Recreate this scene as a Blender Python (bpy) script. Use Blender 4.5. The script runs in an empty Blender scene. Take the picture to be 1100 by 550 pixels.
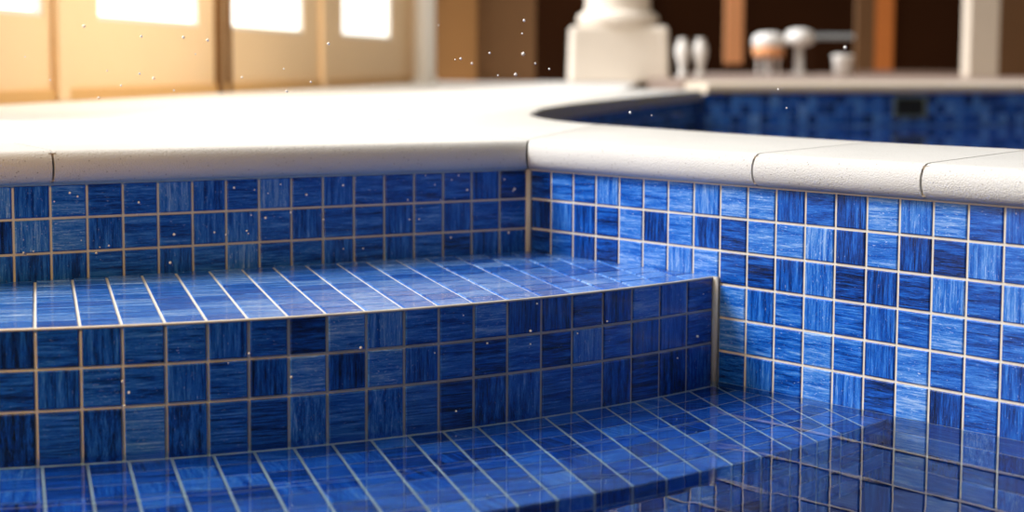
import bpy, bmesh, math, random
from mathutils import Vector, Matrix

# ------------------------------------------------------------------ camera, light, exposure
U = 0.05                      # one mosaic tile = 5 cm; plans below are in tile units
ZS = 0.948                    # tile row pitch / column pitch
ANG = 0.2094                  # right hand wall turns this much from square
FPX, CY = 1749.47, 223.04
CAM = Vector((-25.8313, -44.6538, 3.3276))
YAW, PIT, ROL = 0.51396, -0.088391, 0.0050423
ca, sa, cb, sb = math.cos(YAW), math.sin(YAW), math.cos(PIT), math.sin(PIT)
F_ = Vector((sa*cb, ca*cb, sb)); R0 = Vector((ca, -sa, 0)); U0 = R0.cross(F_)
R_ = R0*math.cos(ROL) + U0*math.sin(ROL); U_ = -R0*math.sin(ROL) + U0*math.cos(ROL)

scn = bpy.context.scene
col = scn.collection
cd = bpy.data.cameras.new('camera'); cam = bpy.data.objects.new('camera', cd); col.objects.link(cam)
cam.matrix_world = Matrix(((R_.x, U_.x, -F_.x, CAM.x*U), (R_.y, U_.y, -F_.y, CAM.y*U), (R_.z, U_.z, -F_.z, CAM.z*U), (0, 0, 0, 1)))
cd.sensor_width = 36; cd.lens = FPX/1100*36; cd.shift_y = (CY-275)/1100
cd.clip_start = 0.02; cd.clip_end = 200
cd.dof.use_dof = True; cd.dof.focus_distance = 2.1; cd.dof.aperture_fstop = 3.2; cd.dof.aperture_blades = 0
scn.camera = cam
scn.view_settings.view_transform = 'Standard'; scn.view_settings.look = 'None'
scn.view_settings.gamma = 1; scn.view_settings.use_curve_mapping = False
scn.view_settings.exposure = 0.0

w = bpy.data.worlds.new('world'); scn.world = w; w.use_nodes = True
nt = w.node_tree; nt.nodes.clear()
wo = nt.nodes.new('ShaderNodeOutputWorld'); bg = nt.nodes.new('ShaderNodeBackground')
tc = nt.nodes.new('ShaderNodeTexCoord'); dp = nt.nodes.new('ShaderNodeVectorMath'); dp.operation = 'DOT_PRODUCT'
cr = nt.nodes.new('ShaderNodeValToRGB')
dp.inputs[1].default_value = Vector((-0.50, 0.55, 0.72)).normalized()   # daylight side of the hall: left, behind and above
nt.links.new(tc.outputs['Generated'], dp.inputs[0])
mp = nt.nodes.new('ShaderNodeMapRange'); mp.inputs[1].default_value = -1; mp.inputs[2].default_value = 1
nt.links.new(dp.outputs['Value'], mp.inputs[0]); nt.links.new(mp.outputs[0], cr.inputs[0])
e_ = cr.color_ramp.elements
e_[0].position = 0.30; e_[0].color = (0.055, 0.038, 0.012, 1)
e_[1].position = 0.90; e_[1].color = (1.30, 1.28, 1.30, 1)
k_ = e_.new(0.60); k_.color = (0.20, 0.15, 0.07, 1)
nt.links.new(cr.outputs[0], bg.inputs[0]); nt.links.new(bg.outputs[0], wo.inputs[0])
bg.inputs[1].default_value = 0.9

sd = bpy.data.lights.new('sun', 'SUN'); sun = bpy.data.objects.new('sun', sd); col.objects.link(sun)
sd.energy = 4.7; sd.angle = math.radians(22); sd.color = (1.0, 0.99, 0.98)
sun.rotation_euler = Vector((-1.0, 0.45, 0.95)).to_track_quat('Z', 'Y').to_euler()
sun.location = (-3, 2, 4)
ld = bpy.data.lights.new('added_warm_fill', 'POINT'); warm_fill = bpy.data.objects.new('added_warm_fill', ld); col.objects.link(warm_fill)
ld.energy = 26; ld.color = (1.0, .56, .16); ld.shadow_soft_size = .04; warm_fill.location = (-1.45, -.70, .38)  # added warm fill light, stands in for the orange glare on the left
ld2 = bpy.data.lights.new('added_back_fill', 'POINT'); back_fill = bpy.data.objects.new('added_back_fill', ld2); col.objects.link(back_fill)
ld2.energy = 240; ld2.color = (1.0, .88, .72); ld2.shadow_soft_size = .5; back_fill.location = (0.9, 2.4, 2.0)  # added fill light to brighten the cream wall, pillar and second pool

# ------------------------------------------------------------------ helpers
rnd = random.Random(7)
def at(px, py, z):
    """point of the horizontal plane z (tile units) seen at a photo pixel"""
    d = F_*FPX + R_*(px-550) - U_*(py-CY)
    t = (z-CAM.z)/d.z
    return CAM + d*t
def at_depth(px, py, D):
    d = F_ + R_*((px-550)/FPX) - U_*((py-CY)/FPX)
    return CAM + d*D
def obj(name, bm, mats, parent=None, loc=None, smooth=False):
    me = bpy.data.meshes.new(name)
    if loc is not None: bmesh.ops.translate(bm, vec=-Vector(loc), verts=bm.verts)
    bm.normal_update(); bm.to_mesh(me); bm.free()
    for m in (mats if isinstance(mats, (list, tuple)) else [mats]): me.materials.append(m)
    if smooth:
        for p in me.polygons: p.use_smooth = True
    o = bpy.data.objects.new(name, me); col.objects.link(o)
    if loc is not None: o.location = loc
    if parent is not None:
        o.parent = parent; o.matrix_parent_inverse = Matrix.Translation(-Vector(parent.location))
    return o
def tag(o, label=None, cat=None, group=None, kind=None):
    if label: o['label'] = label
    if cat: o['category'] = cat
    if group: o['group'] = group
    if kind: o['kind'] = kind
    return o
def struct(o): o['kind'] = 'structure'; return o
def thing(name, loc, label, cat, group=None):
    o = bpy.data.objects.new(name, None); col.objects.link(o); o.location = loc; o.empty_display_size = .05
    return tag(o, label, cat, group)
def V3(p, z=0): return Vector((p[0], p[1], z))
def box(bm, c, s, rz=0, bev=0, seg=2):
    r = bmesh.ops.create_cube(bm, size=1); vs = r['verts']
    M = Matrix.Translation(Vector(c)) @ Matrix.Rotation(rz, 4, 'Z') @ Matrix.Diagonal((s[0], s[1], s[2], 1))
    bmesh.ops.transform(bm, matrix=M, verts=vs)
    if bev:
        es = list({e for v in vs for e in v.link_edges})
        bmesh.ops.bevel(bm, geom=es, offset=bev, segments=seg, affect='EDGES', profile=.5)
def lathe(bm, prof, c, n=32):
    rings = []
    for r, z in prof:
        rings.append([bm.verts.new((c[0]+r*math.cos(2*math.pi*k/n), c[1]+r*math.sin(2*math.pi*k/n), c[2]+z)) for k in range(n)])
    for a, b in zip(rings, rings[1:]):
        for k in range(n): bm.faces.new((a[k], a[(k+1) % n], b[(k+1) % n], b[k]))
    bm.faces.new(rings[0][::-1]); bm.faces.new(rings[-1])
def prism(bm, poly, z0, z1):
    a = [bm.verts.new((p[0]*U, p[1]*U, z0*U)) for p in poly]; b = [bm.verts.new((p[0]*U, p[1]*U, z1*U)) for p in poly]
    n = len(poly)
    top = bm.faces.new(b); bot = bm.faces.new(a[::-1])
    for k in range(n): bm.faces.new((a[k], a[(k+1) % n], b[(k+1) % n], b[k]))
    bmesh.ops.triangulate(bm, faces=[top, bot])

# ------------------------------------------------------------------ materials
def mat(name):
    m = bpy.data.materials.new(name); m.use_nodes = True
    n = m.node_tree; b = n.nodes['Principled BSDF']
    return m, n, b
def simple(name, c, rough=.6, var=.12, scale=6, bump=0.0, bscale=60, metal=0):
    m, n, b = mat(name)
    t = n.nodes.new('ShaderNodeTexCoord'); no = n.nodes.new('ShaderNodeTexNoise'); no.inputs['Scale'].default_value = scale; no.inputs['Detail'].default_value = 4
    n.links.new(t.outputs['Object'], no.inputs['Vector'])
    mx = n.nodes.new('ShaderNodeMix'); mx.data_type = 'RGBA'
    mx.inputs[6].default_value = (*[v*(1-var) for v in c], 1); mx.inputs[7].default_value = (*[min(1, v*(1+var)) for v in c], 1)
    n.links.new(no.outputs['Fac'], mx.inputs[0]); n.links.new(mx.outputs[2], b.inputs['Base Color'])
    b.inputs['Roughness'].default_value = rough; b.inputs['Metallic'].default_value = metal
    if bump:
        n2 = n.nodes.new('ShaderNodeTexNoise'); n2.inputs['Scale'].default_value = bscale; n2.inputs['Detail'].default_value = 5
        n.links.new(t.outputs['Object'], n2.inputs['Vector'])
        bp = n.nodes.new('ShaderNodeBump'); bp.inputs['Strength'].default_value = bump; bp.inputs['Distance'].default_value = .002
        n.links.new(n2.outputs['Fac'], bp.inputs['Height']); n.links.new(bp.outputs[0], b.inputs['Normal'])
    return m
def tile_material():
    m, n, b = mat('streaked_blue_glass_tile'); N = n.nodes.new; L = n.links.new
    uv = N('ShaderNodeUVMap'); uv.uv_map = 'streak'
    at_ = N('ShaderNodeAttribute'); at_.attribute_name = 'tile'
    sx = N('ShaderNodeSeparateXYZ'); L(uv.outputs[0], sx.inputs[0])
    sc = N('ShaderNodeSeparateColor'); L(at_.outputs['Color'], sc.inputs[0])
    def math_(op, a, b_=None, c_=None):
        k = N('ShaderNodeMath'); k.operation = op
        for i, v in enumerate((a, b_, c_)):
            if v is None: continue
            if isinstance(v, (int, float)): k.inputs[i].default_value = v
            else: L(v, k.inputs[i])
        return k.outputs[0]
    def vec(su, sv, ss):
        c = N('ShaderNodeCombineXYZ')
        L(math_('MULTIPLY', sx.outputs[0], su), c.inputs[0]); L(math_('MULTIPLY', sx.outputs[1], sv), c.inputs[1])
        L(math_('MULTIPLY', sc.outputs[0], ss), c.inputs[2]); return c.outputs[0]
    def noise(v, scale, det=3, dist=0, rough=.6):
        k = N('ShaderNodeTexNoise'); k.inputs['Scale'].default_value = scale; k.inputs['Detail'].default_value = det
        k.inputs['Distortion'].default_value = dist; k.inputs['Roughness'].default_value = rough; L(v, k.inputs['Vector']); return k.outputs['Fac']
    coarse = noise(vec(.55, 8, 311), 1.0, 5, .3, .65)
    fine = noise(vec(2.2, 42, 97), 1.0, 5, .35, .85)
    flake = noise(vec(9, 34, 53), 1.0, 3, .5, .7)
    mixv = math_('ADD', math_('MULTIPLY', coarse, .50), math_('MULTIPLY', fine, .58))
    val = math_('ADD', math_('SUBTRACT', mixv, .045), math_('MULTIPLY', math_('SUBTRACT', sc.outputs[1], .5), .20))
    ramp = N('ShaderNodeValToRGB'); L(val, ramp.inputs[0]); e = ramp.color_ramp.elements
    e[0].position = .36; e[0].color = (.0008, .007, .045, 1)
    e[1].position = .72; e[1].color = (.36, .50, .72, 1)
    for p, c in ((.43, (.002, .032, .21, 1)), (.50, (.004, .085, .44, 1)), (.59, (.04, .19, .58, 1))):
        k = e.new(p); k.color = c
    wh = N('ShaderNodeValToRGB'); L(math_('ADD', flake, math_('MULTIPLY', sc.outputs[1], .10)), wh.inputs[0])
    wh.color_ramp.elements[0].position = .70; wh.color_ramp.elements[0].color = (0, 0, 0, 1)
    wh.color_ramp.elements[1].position = .77; wh.color_ramp.elements[1].color = (.55, .55, .55, 1)
    mx = N('ShaderNodeMix'); mx.data_type = 'RGBA'; L(wh.outputs[0], mx.inputs[0]); L(ramp.outputs[0], mx.inputs[6]); mx.inputs[7].default_value = (.62, .75, .9, 1)
    L(mx.outputs[2], b.inputs['Base Color'])
    b.inputs['Roughness'].default_value = .22; b.inputs['Coat Weight'].default_value = .35; b.inputs['Coat Roughness'].default_value = .06
    bp = N('ShaderNodeBump'); bp.inputs['Strength'].default_value = .35; bp.inputs['Distance'].default_value = .0012
    L(math_('ADD', coarse, math_('MULTIPLY', fine, .5)), bp.inputs['Height']); L(bp.outputs[0], b.inputs['Normal'])
    return m
TILE = tile_material()
GROUT = simple('pale_sandy_grout', (.55, .53, .47), .8, .18, 30, .3, 200)
def stone_material(name, c, pits=True):
    m, n, b = mat(name); N = n.nodes.new; L = n.links.new
    t = N('ShaderNodeTexCoord'); no = N('ShaderNodeTexNoise'); no.inputs['Scale'].default_value = 9; no.inputs['Detail'].default_value = 6
    L(t.outputs['Object'], no.inputs['Vector'])
    mx = N('ShaderNodeMix'); mx.data_type = 'RGBA'; mx.inputs[6].default_value = (*[v*.86 for v in c], 1); mx.inputs[7].default_value = (*c, 1); L(no.outputs['Fac'], mx.inputs[0])
    g = N('ShaderNodeTexNoise'); g.inputs['Scale'].default_value = 480; g.inputs['Detail'].default_value = 3; L(t.outputs['Object'], g.inputs['Vector'])
    vo = N('ShaderNodeTexVoronoi'); vo.inputs['Scale'].default_value = 120; L(t.outputs['Object'], vo.inputs['Vector'])
    pr = N('ShaderNodeValToRGB'); L(vo.outputs['Distance'], pr.inputs[0])
    pr.color_ramp.elements[0].position = .08; pr.color_ramp.elements[0].color = (.45, .43, .40, 1); pr.color_ramp.elements[1].position = .17; pr.color_ramp.elements[1].color = (1, 1, 1, 1)
    m2 = N('ShaderNodeMix'); m2.data_type = 'RGBA'; m2.blend_type = 'MULTIPLY'; m2.inputs[0].default_value = .8 if pits else 0
    L(mx.outputs[2], m2.inputs[6]); L(pr.outputs[0], m2.inputs[7]); L(m2.outputs[2], b.inputs['Base Color'])
    bp = N('ShaderNodeBump'); bp.inputs['Strength'].default_value = .9; bp.inputs['Distance'].default_value = .0016
    L(g.outputs['Fac'], bp.inputs['Height']); L(bp.outputs[0], b.inputs['Normal'])
    b.inputs['Roughness'].default_value = .62
    return m
STONE = stone_material('pitted_cream_coping_stone', (.55, .55, .535))
DECK = stone_material('pale_deck_stone', (.80, .78, .75), False)
JOINT = simple('grey_joint_mortar', (.30, .25, .19), .9)
BEIGE = simple('beige_stone', (.62, .54, .44), .7, .1, 3, .2)
PINKF = simple('rosy_floor_tiles', (.30, .22, .18), .5, .15, 2)
CREAM = simple('warm_cream_paint', (.90, .66, .40), .6, .06, 1)
CREAM2 = simple('ochre_trim_paint', (.70, .42, .16), .6, .06, 1)
SLOT = simple('dark_door_gap', (.16, .075, .02), .6, .1, 2)
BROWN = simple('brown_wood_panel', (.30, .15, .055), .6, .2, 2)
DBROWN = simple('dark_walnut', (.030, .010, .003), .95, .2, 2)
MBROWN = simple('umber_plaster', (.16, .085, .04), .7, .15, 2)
ORANGE = simple('orange_oak', (.55, .17, .03), .5, .15, 3)
PEACH = simple('peach_curtain', (.85, .38, .16), .7, .1, 3)
WHITE = simple('white_lacquer', (.85, .83, .80), .4, .04, 3)
BLACK = simple('black_plastic', (.01, .012, .012), .5, .1, 3)
GREYM = simple('pale_grey_plastic', (.35, .40, .42), .5, .1, 3)
PCREAM = simple('cream_column_stone', (.86, .78, .68), .7, .07, 2)
for m_ in (BROWN, MBROWN, DBROWN): m_.node_tree.nodes['Principled BSDF'].inputs['Specular IOR Level'].default_value = .08
def glow(name, c, s):
    m, n, b = mat(name); b.inputs['Base Color'].default_value = (*c, 1); b.inputs['Emission Color'].default_value = (*c, 1); b.inputs['Emission Strength'].default_value = s
    b.inputs['Roughness'].default_value = .1
    return m
PANE = glow('daylit_glass', (1.0, .97, .9), 1.6)
def water_material(name, tint, bscale, bstr):
    m, n, b = mat(name); N = n.nodes.new; L = n.links.new
    b.inputs['Base Color'].default_value = (*tint, 1); b.inputs['Roughness'].default_value = 0.0
    b.inputs['IOR'].default_value = 1.33; b.inputs['Transmission Weight'].default_value = 1
    t = N('ShaderNodeTexCoord'); no = N('ShaderNodeTexNoise'); no.inputs['Scale'].default_value = bscale; no.inputs['Detail'].default_value = 2; no.inputs['Distortion'].default_value = .6
    L(t.outputs['Object'], no.inputs['Vector'])
    bp = N('ShaderNodeBump'); bp.inputs['Strength'].default_value = bstr; bp.inputs['Distance'].default_value = .01
    L(no.outputs['Fac'], bp.inputs['Height']); L(bp.outputs[0], b.inputs['Normal'])
    return m
WATER = water_material('clear_pool_water', (.50, .76, 1.0), 9, .035)

# ------------------------------------------------------------------ mosaic builder
G, H, BV = .075, .045, .03    # grout width, tile relief, edge round (tile units)
class Mosaic:
    def __init__(s):
        s.bm = bmesh.new(); s.uv = s.bm.loops.layers.uv.new('streak'); s.ca = s.bm.loops.layers.float_color.new('tile')
    def face(s, vs, mi, uvs=None, c=(0, 0, 0, 1)):
        try: f = s.bm.faces.new(vs)
        except ValueError: return
        f.material_index = mi
        for k, l in enumerate(f.loops):
            l[s.ca] = c
            if uvs: l[s.uv].uv = uvs[k]
    def tile(s, poly, nrm, fr, vert, light):
        """poly: outline of the tile (already inset) on its face plane; fr(p)->(a,b) local 0..1"""
        c = sum(poly, Vector())/len(poly)
        sd_ = rnd.random(); colr = (sd_, light, 0, 1)
        def uvf(p):
            a, b = fr(p); return (b, a) if vert else (a, b)
        base = [s.bm.verts.new((p - nrm*H*1.3)*U) for p in poly]
        mid = [s.bm.verts.new((p - nrm*BV*.8)*U) for p in poly]
        tp = []
        for p in poly:
            d = c-p; k = BV*1.3/max(d.length, .001)
            tp.append(p + d*min(k, .4))
        top = [s.bm.verts.new(p*U) for p in tp]
        n = len(poly)
        for A, B, PA, PB in ((base, mid, poly, poly), (mid, top, poly, tp)):
            for k in range(n):
                j = (k+1) % n
                s.face((A[k], A[j], B[j], B[k]), 0, [uvf(PA[k]), uvf(PA[j]), uvf(PB[j]), uvf(PB[k])], colr)
        s.face(top, 0, [uvf(p) for p in tp], colr)
    def grout(s, a, b, c, d):
        s.face([s.bm.verts.new(p*U) for p in (a, b, c, d)], 1)
def pattern(rows, i, j):
    """(is streak vertical, lightness) for column i of row j from letter rows, else random"""
    if rows and j < len(rows) and i < len(rows[j]):
        ch = rows[j][i]
        v = ch in 'vVu'; l = {'h': .5, 'v': .5, 'H': .2, 'V': .2, 'l': .85, 'u': .8}[ch]
        return v, l + rnd.uniform(-.1, .1)
    return rnd.random() < .42, rnd.random()
def wall_mosaic(P, N, cols, vs, rows=None, sub=1):
    """P(u,v)->point on face; N(u)->normal; cols list of joints in u; vs list of joints in v (downwards)"""
    M = Mosaic()
    for i in range(len(cols)-1):
        u0, u1 = cols[i], cols[i+1]; um = (u0+u1)/2; n = N(um)
        for j in range(len(vs)-1):
            v0, v1 = vs[j], vs[j+1]; g = G/2
            q = [P(u0+g, v0+g), P(u0+g, v1-g), P(u1-g, v1-g), P(u1-g, v0+g)]
            if (q[1]-q[0]).cross(q[3]-q[0]).dot(n) < 0: q = q[::-1]
            o, eu, ev = P(u0, v1), P(u1, v1)-P(u0, v1), P(u0, v0)-P(u0, v1)
            vt, li = pattern(rows, i, j)
            M.tile(q, n, lambda p, o=o, eu=eu, ev=ev: ((p-o).dot(eu)/eu.dot(eu), (p-o).dot(ev)/eu.dot(eu)), vt, li)
            a = [P(u0, v0)-N(u0)*H, P(u0, v1)-N(u0)*H, P(u1, v1)-N(u1)*H, P(u1, v0)-N(u1)*H]
            M.grout(*a)
    return M
def clip(poly, p0, n):
    out = []
    for k in range(len(poly)):
        a, b = poly[k], poly[(k+1) % len(poly)]; da, db = (a-p0).dot(n), (b-p0).dot(n)
        if da >= 0: out.append(a)
        if da*db < 0: out.append(a+(b-a)*(da/(da-db)))
    return out
def inset(poly, g, dirv=None, gv=0):
    """inset of a convex counter-clockwise polygon"""
    out = poly
    for k in range(len(poly)):
        a, b = poly[k], poly[(k+1) % len(poly)]; e = b-a
        if e.length < 1e-4: continue
        n = Vector((-e.y, e.x, 0)).normalized()
        gg = gv if dirv is not None and abs(n.dot(dirv)) < .5 else g
        out = clip(out, a+n*gg, n)
        if len(out) < 3: return []
    res = []
    for p in out:
        if not res or (p-res[-1]).length > .01: res.append(p)
    if len(res) > 2 and (res[0]-res[-1]).length < .01: res.pop()
    return res if len(res) > 2 else []
NZ = Vector((0, 0, 1))
def floor_mosaic(base, back, smin, smax, vmin, vmax, z, clips, light=.5, vert=False, lat=.28):
    M = Mosaic()
    for i in range(smin, smax):
        for j in range(vmin, vmax):
            def P(u, v): p = base(u) + back(u)*v; return Vector((p.x, p.y, z))
            q = [P(i, j), P(i+1, j), P(i+1, j+1), P(i, j+1)]
            if (q[1]-q[0]).cross(q[3]-q[0]).z < 0: q = q[::-1]
            for p0, n in clips:
                q = clip(q, p0+Vector((0, 0, z)), n)
                if len(q) < 3: break
            if len(q) < 3: continue
            o, eu, ev = P(i, j), P(i+1, j)-P(i, j), P(i, j+1)-P(i, j)
            q2 = inset(q, G/2, eu.normalized(), G*lat)
            if q2: M.tile(q2, NZ, lambda p, o=o, eu=eu, ev=ev: ((p-o).dot(eu), (p-o).dot(ev)), vert and rnd.random() < .3, min(1, max(0, light+rnd.uniform(-.35, .35))))
            M.face([M.bm.verts.new((p-NZ*H)*U) for p in q], 1)
    return M

# ------------------------------------------------------------------ near pool: walls, steps, water
dB = Vector((math.sin(ANG), -math.cos(ANG), 0)); nB = Vector((-math.cos(ANG), -math.sin(ANG), 0))
nA = Vector((0, -1, 0)); OA = .057
Z1, ZW, Z2 = -2.77*ZS, -5.93*ZS, -6.6*ZS
TM = [TILE, GROUT]
ROWS_A = [r[::-1] for r in ('vlhhuvhuhvhhhhvH', 'ulvhhvuhvhhvhvhh', 'vvhhvhuhhvhvhHvv')]
M = wall_mosaic(lambda u, v: Vector((-u-OA, 0, -v*ZS)), lambda u: nA, list(range(0, 42)), [0, 1, 2, 3], ROWS_A)
# closing sliver of mortar in the corner and a mortar bed behind the top joint
M.grout(Vector((0, -.0, 0)), Vector((0, 0, -3*ZS)), Vector((-OA, 0, -3*ZS)), Vector((-OA, 0, 0)))
M.grout(Vector((0, -.005, .12)), Vector((0, -.005, -.05)), Vector((-42, -.005, -.05)), Vector((-42, -.005, .12)))
struct(obj('wall_back', M.bm, TM))
ROWS_B = ['HhhuhllullVhVluLhvh'.replace('L', 'l'), 'VvVHlVlVHlluVlVHuhh', 'HhVHllulhHvuHVHuhuh', 'HHHHHHHHlvhuhvhlhhH'.replace('H', 'h'), 'hhhhhhhhlhhlhvlhhvl', 'hhhhhhhhhvhlvHlVhvl', 'hhhhhhhhHvhlvVhhuhh']
vB = [0, 1, 2, 3, 4, 5, 6.0] + [6.0+1.7*k for k in range(1, 8)]
M = wall_mosaic(lambda u, v: dB*u + Vector((0, 0, -v*ZS)), lambda u: nB, list(range(0, 50)), vB, ROWS_B)
M.grout(nB*.005+Vector((0, 0, .12)), nB*.005+Vector((0, 0, -.05)), dB*50+nB*.005+Vector((0, 0, -.05)), dB*50+nB*.005+Vector((0, 0, .12)))
struct(obj('wall_right', M.bm, TM))

def curve_y(x): return -9.2 + (.0152 if x < -8.6 else .0140)*(x+8.6)**2
xc = 1.55
pts = [(2.6, curve_y(2.6))]; x = 2.6
fine = []; xx = 3.6
s_ = 0; prev = None; tab = []
while xx > -33.2:
    p = Vector((xx, curve_y(xx), 0))
    if prev is not None: s_ += (p-prev).length
    tab.append((s_, p)); prev = p; xx -= .05
# arc position of the corner with the right hand wall
s0 = min(tab, key=lambda t: abs((t[1]).dot(nB)))[0]
SMAX = tab[-1][0]-s0
def curve(s):
    t = s+s0
    if t <= 0: return tab[0][1] + (tab[0][1]-tab[1][1]).normalized()*(-t)
    k = min(len(tab)-2, int(t/ (tab[-1][0]) * (len(tab)-1)))
    while tab[k][0] > t and k > 0: k -= 1
    while tab[k+1][0] < t and k < len(tab)-2: k += 1
    a, b = tab[k], tab[k+1]; f = (t-a[0])/(b[0]-a[0]); return a[1]+(b[1]-a[1])*f
def cnorm(s):
    d = (curve(s+.1)-curve(s-.1)).normalized(); n = Vector((-d.y, d.x, 0)); return n if n.y < 0 else -n
SJ = [.12, 1.24, 2.37, 3.45, 4.51, 5.57, 6.58, 7.64, 8.64, 9.64, 10.59, 11.59, 12.59, 13.54, 14.5, 15.46, 16.42, 17.39, 18.31, 19.29]
def sj(k):
    """arc position of joint k: the tiler's joints are slightly uneven"""
    if k <= 0: return SJ[0]+1.1*k
    if k >= len(SJ)-1: return SJ[-1]+.96*(k-len(SJ)+1)
    i = int(k); return SJ[i]+(SJ[i+1]-SJ[i])*(k-i)
S1 = int(SMAX)
back = Vector((math.sin(math.radians(13.2)), math.cos(math.radians(13.2)), 0))

step = thing('pool_step', (curve(15)*U)+Vector((0, 0, Z2*U)), 'upper curved blue mosaic pool step with a glossy wet tread, just under the coping', 'pool step')
ROWS_1 = [r[::-1] for r in ('hvhhvhHluhhlVVhVlvh', 'vhhvhVlVlvhHhHuhvvh', 'hVlVhHvhvhHVvhhVHVv')]
offs = .06
cols1 = [sj(k) for k in range(0, S1)]
M = wall_mosaic(lambda u, v: Vector((curve(u).x, curve(u).y, Z1-v*ZS)), cnorm, cols1, [0.0, 1, 2, 3.95], ROWS_1)
obj('riser', M.bm, TM, step)
clipsA = [(Vector((0, 0, 0)), Vector((0, -1, 0))), (Vector((0, 0, 0)), nB)]
M = floor_mosaic(lambda s: curve(sj(s)), lambda s: back, -6, S1, 0, 10, Z1, clipsA, .80)
obj('tread', M.bm, TM, step)
bm = bmesh.new(); prevv = None
for k in range(0, int((S1-.2)*4)):
    s = .05+k/4; c = curve(s); n = cnorm(s)
    ring = [bm.verts.new((c + n*(.02+.07*math.cos(a)) + Vector((0, 0, Z2+.07*math.sin(a))))*U) for a in [math.pi*2*t/8 for t in range(8)]]
    if prevv:
        for t in range(8): bm.faces.new((prevv[t], prevv[(t+1) % 8], ring[(t+1) % 8], ring[t]))
    prevv = ring
obj('base_joint', bm, GROUT, step, smooth=True)
# rounded mortar line along the nosing
bm = bmesh.new(); prevv = None
for k in range(0, int((S1-.2)*4)):
    s = .05+k/4; c = curve(s); n = cnorm(s)
    ring = [bm.verts.new((c + n*(-.02+.035*math.cos(a)) + Vector((0, 0, Z1-.035+.035*math.sin(a))))*U) for a in [math.pi*2*t/8 for t in range(8)]]
    if prevv:
        for t in range(8): bm.faces.new((prevv[t], prevv[(t+1) % 8], ring[(t+1) % 8], ring[t]))
    prevv = ring
obj('nosing_joint', bm, GROUT, step, smooth=True)

low = thing('pool_step', (curve(12)-back*4)*U+Vector((0, 0, -10*ZS*U)), 'lower blue mosaic pool step lying just under the water', 'pool step')
ND = 7
M = floor_mosaic(lambda s: curve(sj(s)-.1), lambda s: -Vector((math.sin(math.radians(15.5-.16*s)), math.cos(math.radians(15.5-.16*s)), 0)), -9, S1, 0, ND, Z2, [(Vector((0, 0, 0)), nB), (Vector((0, 0, 0)), Vector((0, -1, 0)))], .45, True)
obj('tread', M.bm, TM, low)
fd = lambda s: curve(sj(s)-.1)-Vector((math.sin(math.radians(15.5-.16*s)), math.cos(math.radians(15.5-.16*s)), 0))*ND
ss = -9
while fd(ss).dot(nB) < 0: ss += .02
M = wall_mosaic(lambda u, v: Vector((fd(u).x, fd(u).y, Z2-v*ZS)), lambda s: Vector((-.05, -1, 0)).normalized(), [ss] + list(range(math.ceil(ss+.2), S1)), [0, 1.2, 2.4, 3.6, 4.8, 6])
obj('riser', M.bm, TM, low)
# mortar beads in the vertical corners
cb_ = curve(0)
for c_, z0_, z1_, par in ((Vector((-.03, -.03, 0)), -3.6*ZS, 0.05, None), (cb_+nB*.05+Vector((0, -.03, 0)), Z2, Z1-.02, step)):
    bm = bmesh.new(); lathe(bm, [(.10*U, 0), (.10*U, (z1_-z0_)*U)], (c_.x*U, c_.y*U, z0_*U), 14)
    o = obj('corner_joint' if par else 'trim_9', bm, GROUT, par, smooth=True)
    if not par: struct(o)
# pool floor
ZF = Z2-6*ZS
bm = bmesh.new(); prism(bm, [(-50, -75), (16, -75), (3, -13), (-1, 1), (-50, 1)], ZF-.5, ZF)
POOLF = simple('deep_blue_pool_floor', (.004, .03, .16), .5, .3, 6)
struct(obj('floor', bm, POOLF))
# water: surface between the upper riser and the right hand wall
def surf(name, poly, z, m, label):
    bm = bmesh.new(); f = bm.faces.new([bm.verts.new((p[0]*U, p[1]*U, z*U)) for p in poly])
    bm.normal_update()
    if f.normal.z < 0: bmesh.ops.reverse_faces(bm, faces=[f])
    bmesh.ops.triangulate(bm, faces=[f])
    o = obj(name, bm, m); return tag(o, label, 'water', kind='stuff')
e = [curve(s) for s in [k*.5 for k in range(0, int(S1*2))]]
surf('pool_water', [(p.x, p.y) for p in e] + [(-50, 0), (-50, -75), ((dB*72).x, (dB*72).y)] + [((dB*k).x, (dB*k).y) for k in (40, 20, 9)], ZW, WATER, 'clear still water in the near pool covering the lower blue step')

# ------------------------------------------------------------------ coping stones
ZD = .92
RN = ZD/2
def stone_loft(bm, secs, inner_round=.12, ztop=ZD, zbot=0.0, rn=None):
    """secs: (O, overhang vector, I): rounded nose at O+overhang, flat top to I"""
    rn = (ztop-zbot)/2 if rn is None else rn
    rings = []
    for O, e_, I in secs:
        ring = []
        ring.append(V3(I, zbot)); ring.append(V3(I, ztop-inner_round))
        d = (Vector((O[0], O[1], 0))-Vector((I[0], I[1], 0))).normalized()
        ring.append(V3(I, ztop-inner_round*.3)+d*inner_round*.3); ring.append(V3(I, ztop)+d*inner_round)
        if e_.length < 1e-6:
            ring += [V3(O, ztop) for _ in range(11)] + [V3(O, zbot)]
        else:
            for k in range(11):
                a = math.pi/2 - math.pi*k/10
                ca_ = math.cos(a)**.8 if math.cos(a) > 0 else 0
                ring.append(V3(O, (ztop+zbot)/2+math.sin(a)*(ztop-zbot)/2)+e_*ca_)
            ring.append(V3(O, zbot)-e_*.5)
        rings.append([bm.verts.new(p*U) for p in ring])
    n = len(rings[0])
    for a, b in zip(rings, rings[1:]):
        for k in range(n):
            try: bm.faces.new((a[k], a[(k+1) % n], b[(k+1) % n], b[k]))
            except ValueError: pass
    for r in (rings[0], rings[-1]): bm.faces.new(r)
    bmesh.ops.remove_doubles(bm, verts=bm.verts, dist=1e-5)
    bmesh.ops.recalc_face_normals(bm, faces=bm.faces)
OV = .42
half = (math.pi/2+ANG)/2
bis = (nA+nB).normalized()
eM = bis*(OV/math.sin(half))
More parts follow.
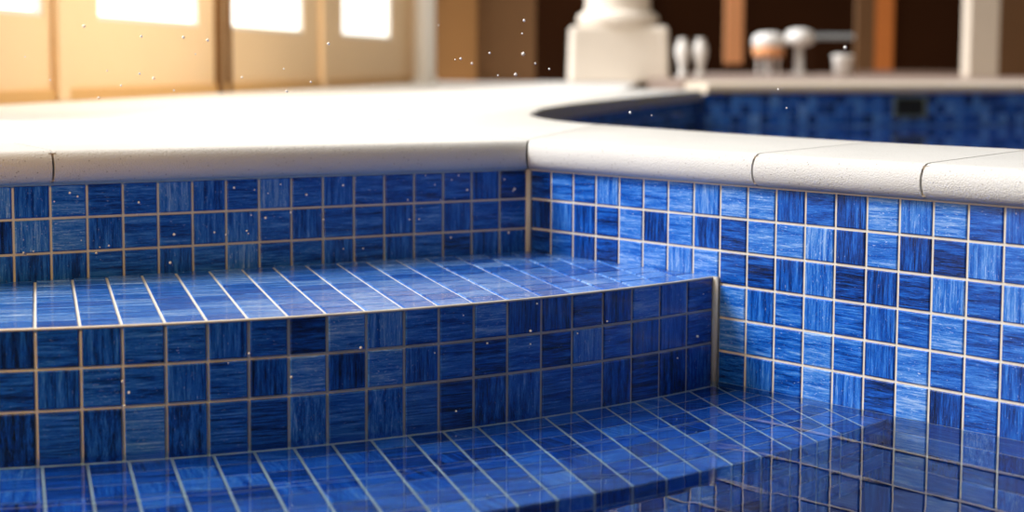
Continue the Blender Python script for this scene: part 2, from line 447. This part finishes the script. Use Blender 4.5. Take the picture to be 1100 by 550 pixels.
def stone(name, secs, label, group, cat='coping stone', m=None, **kw):
    bm = bmesh.new(); stone_loft(bm, secs, **kw)
    c = sum((V3(s[0]) for s in secs), Vector())/len(secs)*U
    o = obj(name, bm, m or STONE, loc=c)
    md = o.modifiers.new('b', 'EDGE_SPLIT'); md.split_angle = math.radians(35)
    for p in o.data.polygons: p.use_smooth = True
    return tag(o, label, cat, group)
def seca(x): return (Vector((x, 0, 0)), nA*OV, Vector((x, 4.6, 0)))
g_ = .035
stone('coping_stone', [(Vector((-g_, 0, 0)), eM, Vector((.7, 4.6, 0)))] + [seca(-x) for x in (1, 4, 8, 12, 15.05-g_)], 'long shaded bullnose coping stone on the left, running into the pool corner', 'bullnose copings around the near pool')
stone('coping_stone', [seca(-x) for x in (15.05+g_, 20, 26, 33, 41)], 'shaded bullnose coping stone at the far left, beyond the joint', 'bullnose copings around the near pool')
inner = [Vector((p[0], p[1], 0)) for p in ((9.1, 10.2), (9.0, 7), (8.9, 2), (9.0, -2), (9.3, -5.6), (10.4, -11), (12.5, -20), (16, -34))]
def secb(u, I): return (dB*u, nB*OV, I)
stone('coping_stone', [(Vector((g_, 0, 0)), eM, inner[0]), secb(1.2, inner[1]), secb(4.5, inner[2]), secb(7, inner[3]), secb(9.5-g_, inner[4]+Vector((0, .04, 0)))], 'sunlit bullnose coping stone from the pool corner to the first right-hand joint', 'bullnose copings around the near pool')
stone('coping_stone', [secb(9.5+g_, inner[4]-Vector((0, .04, 0))), secb(12, Vector((9.7, -8, 0))), secb(14.9-g_, inner[5]+Vector((0, .04, 0)))], 'short sunlit bullnose coping stone between the two right-hand joints', 'bullnose copings around the near pool')
stone('coping_stone', [secb(14.9+g_, inner[5]-Vector((0, .04, 0))), secb(22, inner[6]), secb(34, inner[7]), secb(50, Vector((20, -50, 0)))], 'sunlit bullnose coping stone at the far right edge, after the last joint', 'bullnose copings around the near pool')
# mortar bed seen in the joints
bm = bmesh.new()
for O, I in ((dB*9.5, inner[4]), (dB*14.9, inner[5])):
    d = (I-O).normalized(); sd2 = Vector((-d.y, d.x, 0))*.1
    prism(bm, [O-d*.28-sd2, I-d*.1-sd2, I-d*.1+sd2, O-d*.28+sd2], .08, ZD-.07)
prism(bm, [(-15.15, -.28), (-14.95, -.28), (-14.95, 4.5), (-15.15, 4.5)], .08, ZD-.07)
struct(obj('trim_1', bm, JOINT))
# curved stone ring round the tip of the second pool
oc = [(.07, .12), (1.2, 7.2), (1.7, 11.3), (3.0, 16), (5.2, 20.4), (11.2, 29.7), (20.3, 40.4), (38, 61), (60, 86)]
ic = [(9.1, 10.3), (9.3, 12.2), (9.8, 14.6), (10.9, 17.9), (12.3, 21.3), (14.4, 25.3), (19.3, 32.3), (23.4, 37.1), (32.1, 46.7)]
ic = [(9.1, 10.3), (9.3, 12.0), (9.8, 14.6), (10.9, 17.9), (13.2, 22.9), (19.3, 32.0), (27, 41.2), (42, 57), (65, 80)]
stone('pool_rim_stone', [(V3(o), Vector(), V3(i)) for o, i in zip(oc, ic)], 'curved pale stone rim round the pointed end of the second pool', None, 'pool rim')
# groove between the rim and the deck
bm = bmesh.new(); pr = None
for k in range(len(oc)):
    a = V3(oc[k]); b = V3(oc[min(k+1, len(oc)-1)]) if k < len(oc)-1 else a+(a-V3(oc[k-1])); d = (b-a).normalized(); n = Vector((-d.y, d.x, 0))*.08
    q = [bm.verts.new((a+n+Vector((0, 0, ZD-.05)))*U), bm.verts.new((a-n+Vector((0, 0, ZD-.05)))*U)]
    if pr: bm.faces.new((pr[0], pr[1], q[1], q[0]))
    pr = q
struct(obj('trim_2', bm, JOINT))

# ------------------------------------------------------------------ deck, platform, second pool
WL0, WL1 = Vector((-22, 27.5, 0)), Vector((64, 138, 0))       # left wall foot
pb0 = at(715, 79, 1.65); pb1 = at(1300, 78, 1.65)
pl = Vector((99, 141, 0))
deck = [(-60, 4.68), (.62, 4.68)] + [(x-.08, y+.04) for x, y in oc[1:]] + [(62, 88), (pl.x, pl.y), (pl.x+14, pl.y+16), (64, 152), (-60, -8+12)]
deck = [(-60, 4.63), (.68, 4.63)] + [(x-.08, y+.04) for x, y in oc[1:]] + [(pl.x, pl.y), (pl.x+14, pl.y+20), (60, 160), (-60, 60)]
bm = bmesh.new(); prism(bm, deck, 0, ZD-.015); struct(obj('floor', bm, DECK))
farL, farR = Vector((65, 80, 0)), Vector((150, 61, 0))
ff = (farR-farL).normalized(); fn = Vector((ff.y, -ff.x, 0));  fn = fn if fn.y < 0 else -fn
bm = bmesh.new(); prism(bm, [farL-fn*5, farR-fn*5, (600, 150), (pb1.x+30, pb1.y+60), (pb0.x+10, pb0.y+60), (pl.x+14, pl.y+20), pl], 0, 1.64); struct(obj('floor', bm, PINKF))
o = stone('pool_rim_stone', [(farL+ff*t, fn*.5, farL+ff*t-fn*5) for t in (.3, 20, 45, 70, 87)], 'raised beige stone edge along the far side of the second pool', None, 'pool rim', m=BEIGE, ztop=1.66, zbot=.55)
ZW2 = -2.6
TM2 = [TILE, simple('blue_grout', (.12, .24, .50), .7)]
M = wall_mosaic(lambda u, v: farL+ff*u+Vector((0, 0, .55-v)), lambda u: fn, [-2.5, -1] + list(range(0, 86)), [0, 1, 2, 3, 4, 5, 6])
struct(obj('wall_far', M.bm, TM2))
# left side of the second pool follows the rim
path = [V3(p) for p in ic]; path = path
cum = [0]
for a, b in zip(path, path[1:]): cum.append(cum[-1]+(b-a).length)
def pp(u):
    for k in range(len(path)-1):
        if u <= cum[k+1] or k == len(path)-2:
            return path[k]+(path[k+1]-path[k])*((u-cum[k])/(cum[k+1]-cum[k]))
def pn(u):
    d = (pp(u+.3)-pp(u-.3)).normalized(); n = Vector((d.y, -d.x, 0)); return n
M = wall_mosaic(lambda u, v: pp(u)-pn(u)*.25+Vector((0, 0, 0-v)), pn, list(range(1, int(cum[-1]))) + [cum[-1]+.2], [0, 1, 2, 3, 4, 5])
struct(obj('wall_left', M.bm, TM2))
bm = bmesh.new(); prism(bm, [(9, 10), (9, -5), (16, -34), (20, -50), (22, -60), (160, -60), (152, 62), (65, 81)] + [(p[0], p[1]) for p in ic[-2:0:-1]], -6.2, -6); struct(obj('floor', bm, POOLF))
surf('pool_water', [(p.x-pn(0).x*0, p.y) for p in path] + [(150, 61.2), (150, -50), (20, -50), (16, -34), (12.5, -20), (10.4, -11), (9.3, -5.6), (9, -2), (8.9, 2), (9, 7)], ZW2, WATER, 'dark still water in the second pool behind the coping')
# skimmer in the far wall
sk = at_depth(991, 113, 157); u = (sk-farL).dot(ff); c = farL+ff*u
zc = -.75; rz = math.atan2(ff.y, ff.x)
T = thing('pool_skimmer', (c+fn*.1+Vector((0, 0, zc-.8)))*U, 'dark rectangular skimmer opening in the far blue tiled wall of the second pool', 'pool skimmer')
bm = bmesh.new()
for du, dz, a, b in ((-1.7, 0, .3, 1.9), (1.7, 0, .3, 1.9), (0, .95, 3.7, .25), (0, -.95, 3.7, .25)):
    box(bm, (c+ff*du+fn*.12+Vector((0, 0, zc+dz)))*U, (a*U, .25*U, b*U), rz, .05*U)
obj('frame', bm, simple('weathered_grey_frame', (.12, .16, .16), .5, .2, 3), T)
bm = bmesh.new(); box(bm, (c+fn*.06+Vector((0, 0, zc)))*U, (3.2*U, .1*U, 1.75*U), rz); obj('opening', bm, BLACK, T)

# ------------------------------------------------------------------ left wall with doors
wd = (WL1-WL0).normalized(); wn = Vector((wd.y, -wd.x, 0)); WLEN = (WL1-WL0).length; wrz = math.atan2(wd.y, wd.x)
WH = 15
def on_wall(px):
    """distance along the left wall foot seen at a photo column"""
    d = (at(px, 100, 0)-CAM); d.z = 0
    # CAM + d*t = WL0 + wd*s
    det = d.x*(-wd.y) - d.y*(-wd.x); r = WL0-CAM
    t = (r.x*(-wd.y) - r.y*(-wd.x))/det
    return ((CAM+d*t)-WL0).dot(wd)
wins = [(on_wall(107), on_wall(215)), (on_wall(250), on_wall(327)), (on_wall(368), on_wall(421))]
wleft = (on_wall(107)-on_wall(-60))
wins = [(wins[0][0]-16-8, wins[0][0]-8)] + wins
zs0 = ZD+5.0
def wbox(bm, a, b, z0, z1, d0, d1, bev=0):
    c = WL0+wd*((a+b)/2)+wn*((d0+d1)/2); box(bm, Vector((c.x, c.y, (z0+z1)/2))*U, ((b-a)*U, (d1-d0)*U, (z1-z0)*U), wrz, bev*U)
bm = bmesh.new(); cur = 0
wbox(bm, 0, WLEN, 0, zs0, -1.5, 0)
wbox(bm, 0, WLEN, 13, WH, -1.5, 0)
for a, b in wins: wbox(bm, cur, a, zs0, 13, -1.5, 0); cur = b
wbox(bm, cur, WLEN, zs0, 13, -1.5, 0)
struct(obj('wall_left', bm, CREAM))
for n_, (a, b) in enumerate(wins):
    bm = bmesh.new()
    for q in ((a, a+.3, zs0, 13), (b-.3, b, zs0, 13)): wbox(bm, *q, -.9, -.1, .05)
    wbox(bm, a+.3, b-.3, zs0, zs0+.3, -.9, -.1, .05); wbox(bm, a+.3, b-.3, 12.7, 13, -.9, -.1, .05)
    f = struct(obj('window_%d' % (n_+1), bm, WHITE))
    bm = bmesh.new(); wbox(bm, a+.3, b-.3, zs0+.3, 12.7, -.7, -.55)
    obj('pane', bm, PANE, f)
for k, (px, wdt, m_) in enumerate(((62, 1.6, CREAM), (345, 1.3, CREAM))):
    s = on_wall(px); bm = bmesh.new(); wbox(bm, s-wdt/2, s+wdt/2, ZD, WH, 0, .5, .1); struct(obj('trim_%d' % (k+3), bm, m_))
s = on_wall(232); bm = bmesh.new(); wbox(bm, s-.35, s+.35, ZD, WH, 0, .6, .05); struct(obj('trim_5', bm, SLOT))  # raised strips coloured dark for the shaded gap between door leaves
s = on_wall(244); bm = bmesh.new(); wbox(bm, s-.35, s+.25, ZD, WH, 0, .4, .05); struct(obj('trim_6', bm, SLOT))
bm = bmesh.new(); wbox(bm, 0, WLEN, ZD-.02, ZD+.7, 0, .25, .05); struct(obj('baseboard_left', bm, CREAM2))

# ------------------------------------------------------------------ background beyond the deck
def facing(px0, px1, y, z, th=1.5):
    a, b = at(px0, y, z), at(px1, y, z); return a, b
def slab(name, px0, px1, D, z0, z1, m, th=1.2, parent=None, bev=0, make=True):
    a, b = at_depth(px0, 80, D), at_depth(px1, 80, D); a.z = b.z = 0
    d = (b-a).normalized(); c = (a+b)/2; bm = bmesh.new()
    box(bm, Vector((c.x, c.y, (z0+z1)/2))*U, ((b-a).length*U, th*U, (z1-z0)*U), math.atan2(d.y, d.x), bev*U)
    return obj(name, bm, m, parent)
HB = 24
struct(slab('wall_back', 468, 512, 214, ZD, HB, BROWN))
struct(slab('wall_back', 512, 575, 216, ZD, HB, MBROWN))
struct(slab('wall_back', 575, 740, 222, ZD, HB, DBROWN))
# white pillar
def pillar(px, D, r, z0, m, name, label, h=22):
    c = at_depth(px, 80, D); T = thing(name, (c.x*U, c.y*U, z0*U), label, 'column')
    bm = bmesh.new(); lathe(bm, [(r*1.25*U, 0), (r*1.25*U, .5*U), (r*U, .8*U)], (c.x*U, c.y*U, z0*U)); obj('base', bm, m, T, smooth=False)
    bm = bmesh.new(); lathe(bm, [(r*U, 0), (r*U, (h-.8)*U)], (c.x*U, c.y*U, (z0+.8)*U)); obj('shaft', bm, m, T, smooth=False)
    return T
pillar(456, 196, 1.3, ZD, WHITE, 'slim_column', 'slim white column at the end of the cream window wall')
# big cream column on its square plinth
c = at(663, 87.5, ZD); Dp = 215
c = at_depth(663, 80, 212); ppt = FPX/212
T = thing('stone_column', (c.x*U, c.y*U, ZD*U), 'thick cream stone column on a square plinth behind the second pool', 'column')
ax = Vector((R_.x, R_.y, 0)).normalized(); rzp = math.atan2(ax.y, ax.x)
bm = bmesh.new(); bb = Vector((c.x, c.y, 0))*U
box(bm, (bb.x, bb.y, (ZD+3.6)*U), (12.4*U, 9*U, 7.2*U), rzp, .5*U, 3)
for v in bm.verts:
    k = 1+.03*(1-(v.co.z/U-ZD)/7.2); v.co.x = bb.x+(v.co.x-bb.x)*k; v.co.y = bb.y+(v.co.y-bb.y)*k
obj('plinth', bm, PCREAM, T)
bm = bmesh.new(); lathe(bm, [(4.6*U, 0), (5.1*U, .3*U), (5.3*U, .9*U), (5.1*U, 1.5*U), (4.5*U, 1.8*U), (4.3*U, 2.1*U)], (bb.x, bb.y, (ZD+7.2)*U), 48); obj('torus_moulding', bm, PCREAM, T, smooth=True)
bm = bmesh.new(); lathe(bm, [(4.2*U, 0), (4.0*U, 13*U)], (bb.x, bb.y, (ZD+9.2)*U), 48); obj('shaft', bm, PCREAM, T)
# far wall pieces on the raised platform
ZP = 1.65
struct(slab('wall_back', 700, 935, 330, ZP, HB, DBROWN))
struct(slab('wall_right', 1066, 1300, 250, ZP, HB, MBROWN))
dr = struct(slab('door_1', 955, 1040, 262, ZP+.8, 22, DBROWN, .8))
slab('door_frame', 938, 958, 262, ZP+.8, 22, ORANGE, 1.4, dr, .1)
struct(slab('trim_7', 920, 1040, 262, ZP, ZP+.8, PINKF, 3))
struct(slab('trim_8', 918, 937, 262, ZP, 22, MBROWN, 1.4))
slab_c = slab('square_pillar', 1036, 1068, 236, ZP, HB, BEIGE, 4, bev=.15); tag(slab_c, 'beige square pillar beside the dark doorway on the right', 'pillar')
cu = tag(slab('curtain', 778, 797, 300, ZP+1.8, 22, PEACH, 1.0), 'peach orange curtain hanging at the back left of the white stools', 'curtain')
# turned pale balusters left of the curtain
for k, px in enumerate((733, 752)):
    c = at_depth(px, 80, 205); b_ = (c.x*U, c.y*U, ZP*U); q = FPX/205; bm = bmesh.new()
    r = 7.6/q
    lathe(bm, [(r*.7*U, 0), (r*.75*U, .4*U), (r*.4*U, .7*U), (r*.55*U, 1.5*U), (r*1.0*U, 3.0*U), (r*.95*U, 4.0*U), (r*.5*U, 4.6*U), (r*.7*U, 4.9*U)], b_, 24)
    o = obj('stone_vase', bm, WHITE, loc=b_, smooth=True)
    tag(o, ['pale slim vase standing right beside the cream column', 'pale slim vase standing right of its twin, nearer the orange curtain'][k], 'vase', 'pale vases beside the column')
# low furniture on the platform
def stool(px, D, r, h, label, cushion, pedestal=False):
    c = at_depth(px, 80, D); b_ = Vector((c.x*U, c.y*U, ZP*U)); T = thing('low_stool', b_, label, 'stool', 'white stools on the platform')
    bm = bmesh.new(); lathe(bm, [(r*.7*U, 0), (r*U, .4*U), (r*1.05*U, 1.2*U), (r*.9*U, 2.2*U), (r*.4*U, 2.6*U)], b_+Vector((0, 0, (h-2.6)*U)), 28); obj('cushion', bm, cushion, T, smooth=True)
    if pedestal:
        bm = bmesh.new(); lathe(bm, [(r*.75*U, 0), (r*.7*U, .3*U), (r*.3*U, .6*U), (r*.26*U, (h-2.6)*U)], b_, 20); obj('pedestal', bm, WHITE, T, smooth=True); return
    bm = bmesh.new(); lathe(bm, [(r*.95*U, 0), (r*1.0*U, 1.6*U)], b_+Vector((0, 0, (h-3.9)*U)), 28); obj('seat_skirt', bm, PEACH, T, smooth=True)
    for k in range(4):
        a = math.pi/4+k*math.pi/2; p = b_+Vector((math.cos(a), math.sin(a), 0))*r*.62*U
        bm = bmesh.new(); lathe(bm, [(.16*U, 0), (.3*U, (h-3.8)*U)], p, 10); obj('leg', bm, WHITE, T)
stool(825, 262, 2.5, 6.8, 'round white stool with a peach skirt beside the peach curtain', WHITE)
stool(858, 262, 2.2, 7.4, 'round white stool on a single pedestal beside the grey topped table', WHITE, True)
c = at_depth(893, 80, 275); b_ = Vector((c.x*U, c.y*U, ZP*U))
T = thing('low_table', b_, 'low table with pale grey top and slim legs left of the dark doorway', 'table')
bm = bmesh.new(); box(bm, b_+Vector((0, 0, 6.4*U)), (8.5*U, 6*U, .8*U), rzp, .2*U); obj('tabletop', bm, GREYM, T)
for sx_, sy_ in ((-1, -1), (1, -1), (1, 1), (-1, 1)):
    p = b_+(ax*3.7*sx_+Vector((-ax.y, ax.x, 0))*2.4*sy_)*U
    bm = bmesh.new(); box(bm, p+Vector((0, 0, 3*U)), (.4*U, .4*U, 6*U), rzp, .05*U); obj('leg', bm, DBROWN, T)
c = at_depth(905, 80, 225); b_ = Vector((c.x*U, c.y*U, ZP*U))
bm = bmesh.new(); lathe(bm, [(1.15*U, 0), (1.35*U, 2.6*U), (1.5*U, 2.9*U), (1.4*U, 3.1*U), (1.2*U, 3.0*U)], b_, 24)
tag(obj('planter_pot', bm, WHITE, loc=b_, smooth=True), 'small white pot on the platform just left of the orange door post', 'pot')

# ------------------------------------------------------------------ droplets on the tiles, particles in the air
bm = bmesh.new()
def drop(p, r):
    bmesh.ops.create_icosphere(bm, subdivisions=1, radius=r*U, matrix=Matrix.Translation(p*U))
for k in range(46):
    u = rnd.uniform(.5, 16); drop(Vector((-u, -.02, -rnd.uniform(.1, 2.5)*ZS)), rnd.uniform(.015, .045))
for k in range(20):
    s = rnd.uniform(.5, 18); c = curve(s); drop(Vector((c.x, c.y, Z1-rnd.uniform(.1, 3)*ZS))+cnorm(s)*.02, rnd.uniform(.015, .045))
DROP_SPECK = simple('white_drop_speck', (.9, .92, .95), .15)
tag(obj('water_droplets', bm, DROP_SPECK, smooth=True), 'tiny white water droplets clinging to the shaded blue tiles', 'droplets', kind='stuff')
bm = bmesh.new()  # foreground dust particles, modelled as small white balls
for px, py in ((90, 28), (27, 61), (54, 86), (150, 79), (165, 84), (197, 40), (152, 39), (223, 43), (187, 97), (106, 105), (210, 58), (130, 92), (115, 76), (260, 83), (305, 74), (308, 98), (334, 88), (353, 47), (401, 91), (471, 27), (489, 64), (526, 57), (507, 68), (495, 63), (561, 36), (563, 22), (562, 58), (575, 68), (535, 81), (554, 80), (590, 74), (677, 121), (700, 124), (836, 96), (845, 116), (908, 51)):
    bmesh.ops.create_icosphere(bm, subdivisions=1, radius=rnd.uniform(.018, .042)*U, matrix=Matrix.Translation(at_depth(px, py, rnd.uniform(36, 46))*U))
tag(obj('airborne_particles', bm, DROP_SPECK, smooth=True), 'tiny bright dust particles floating in the air above the coping', 'droplets', kind='stuff')
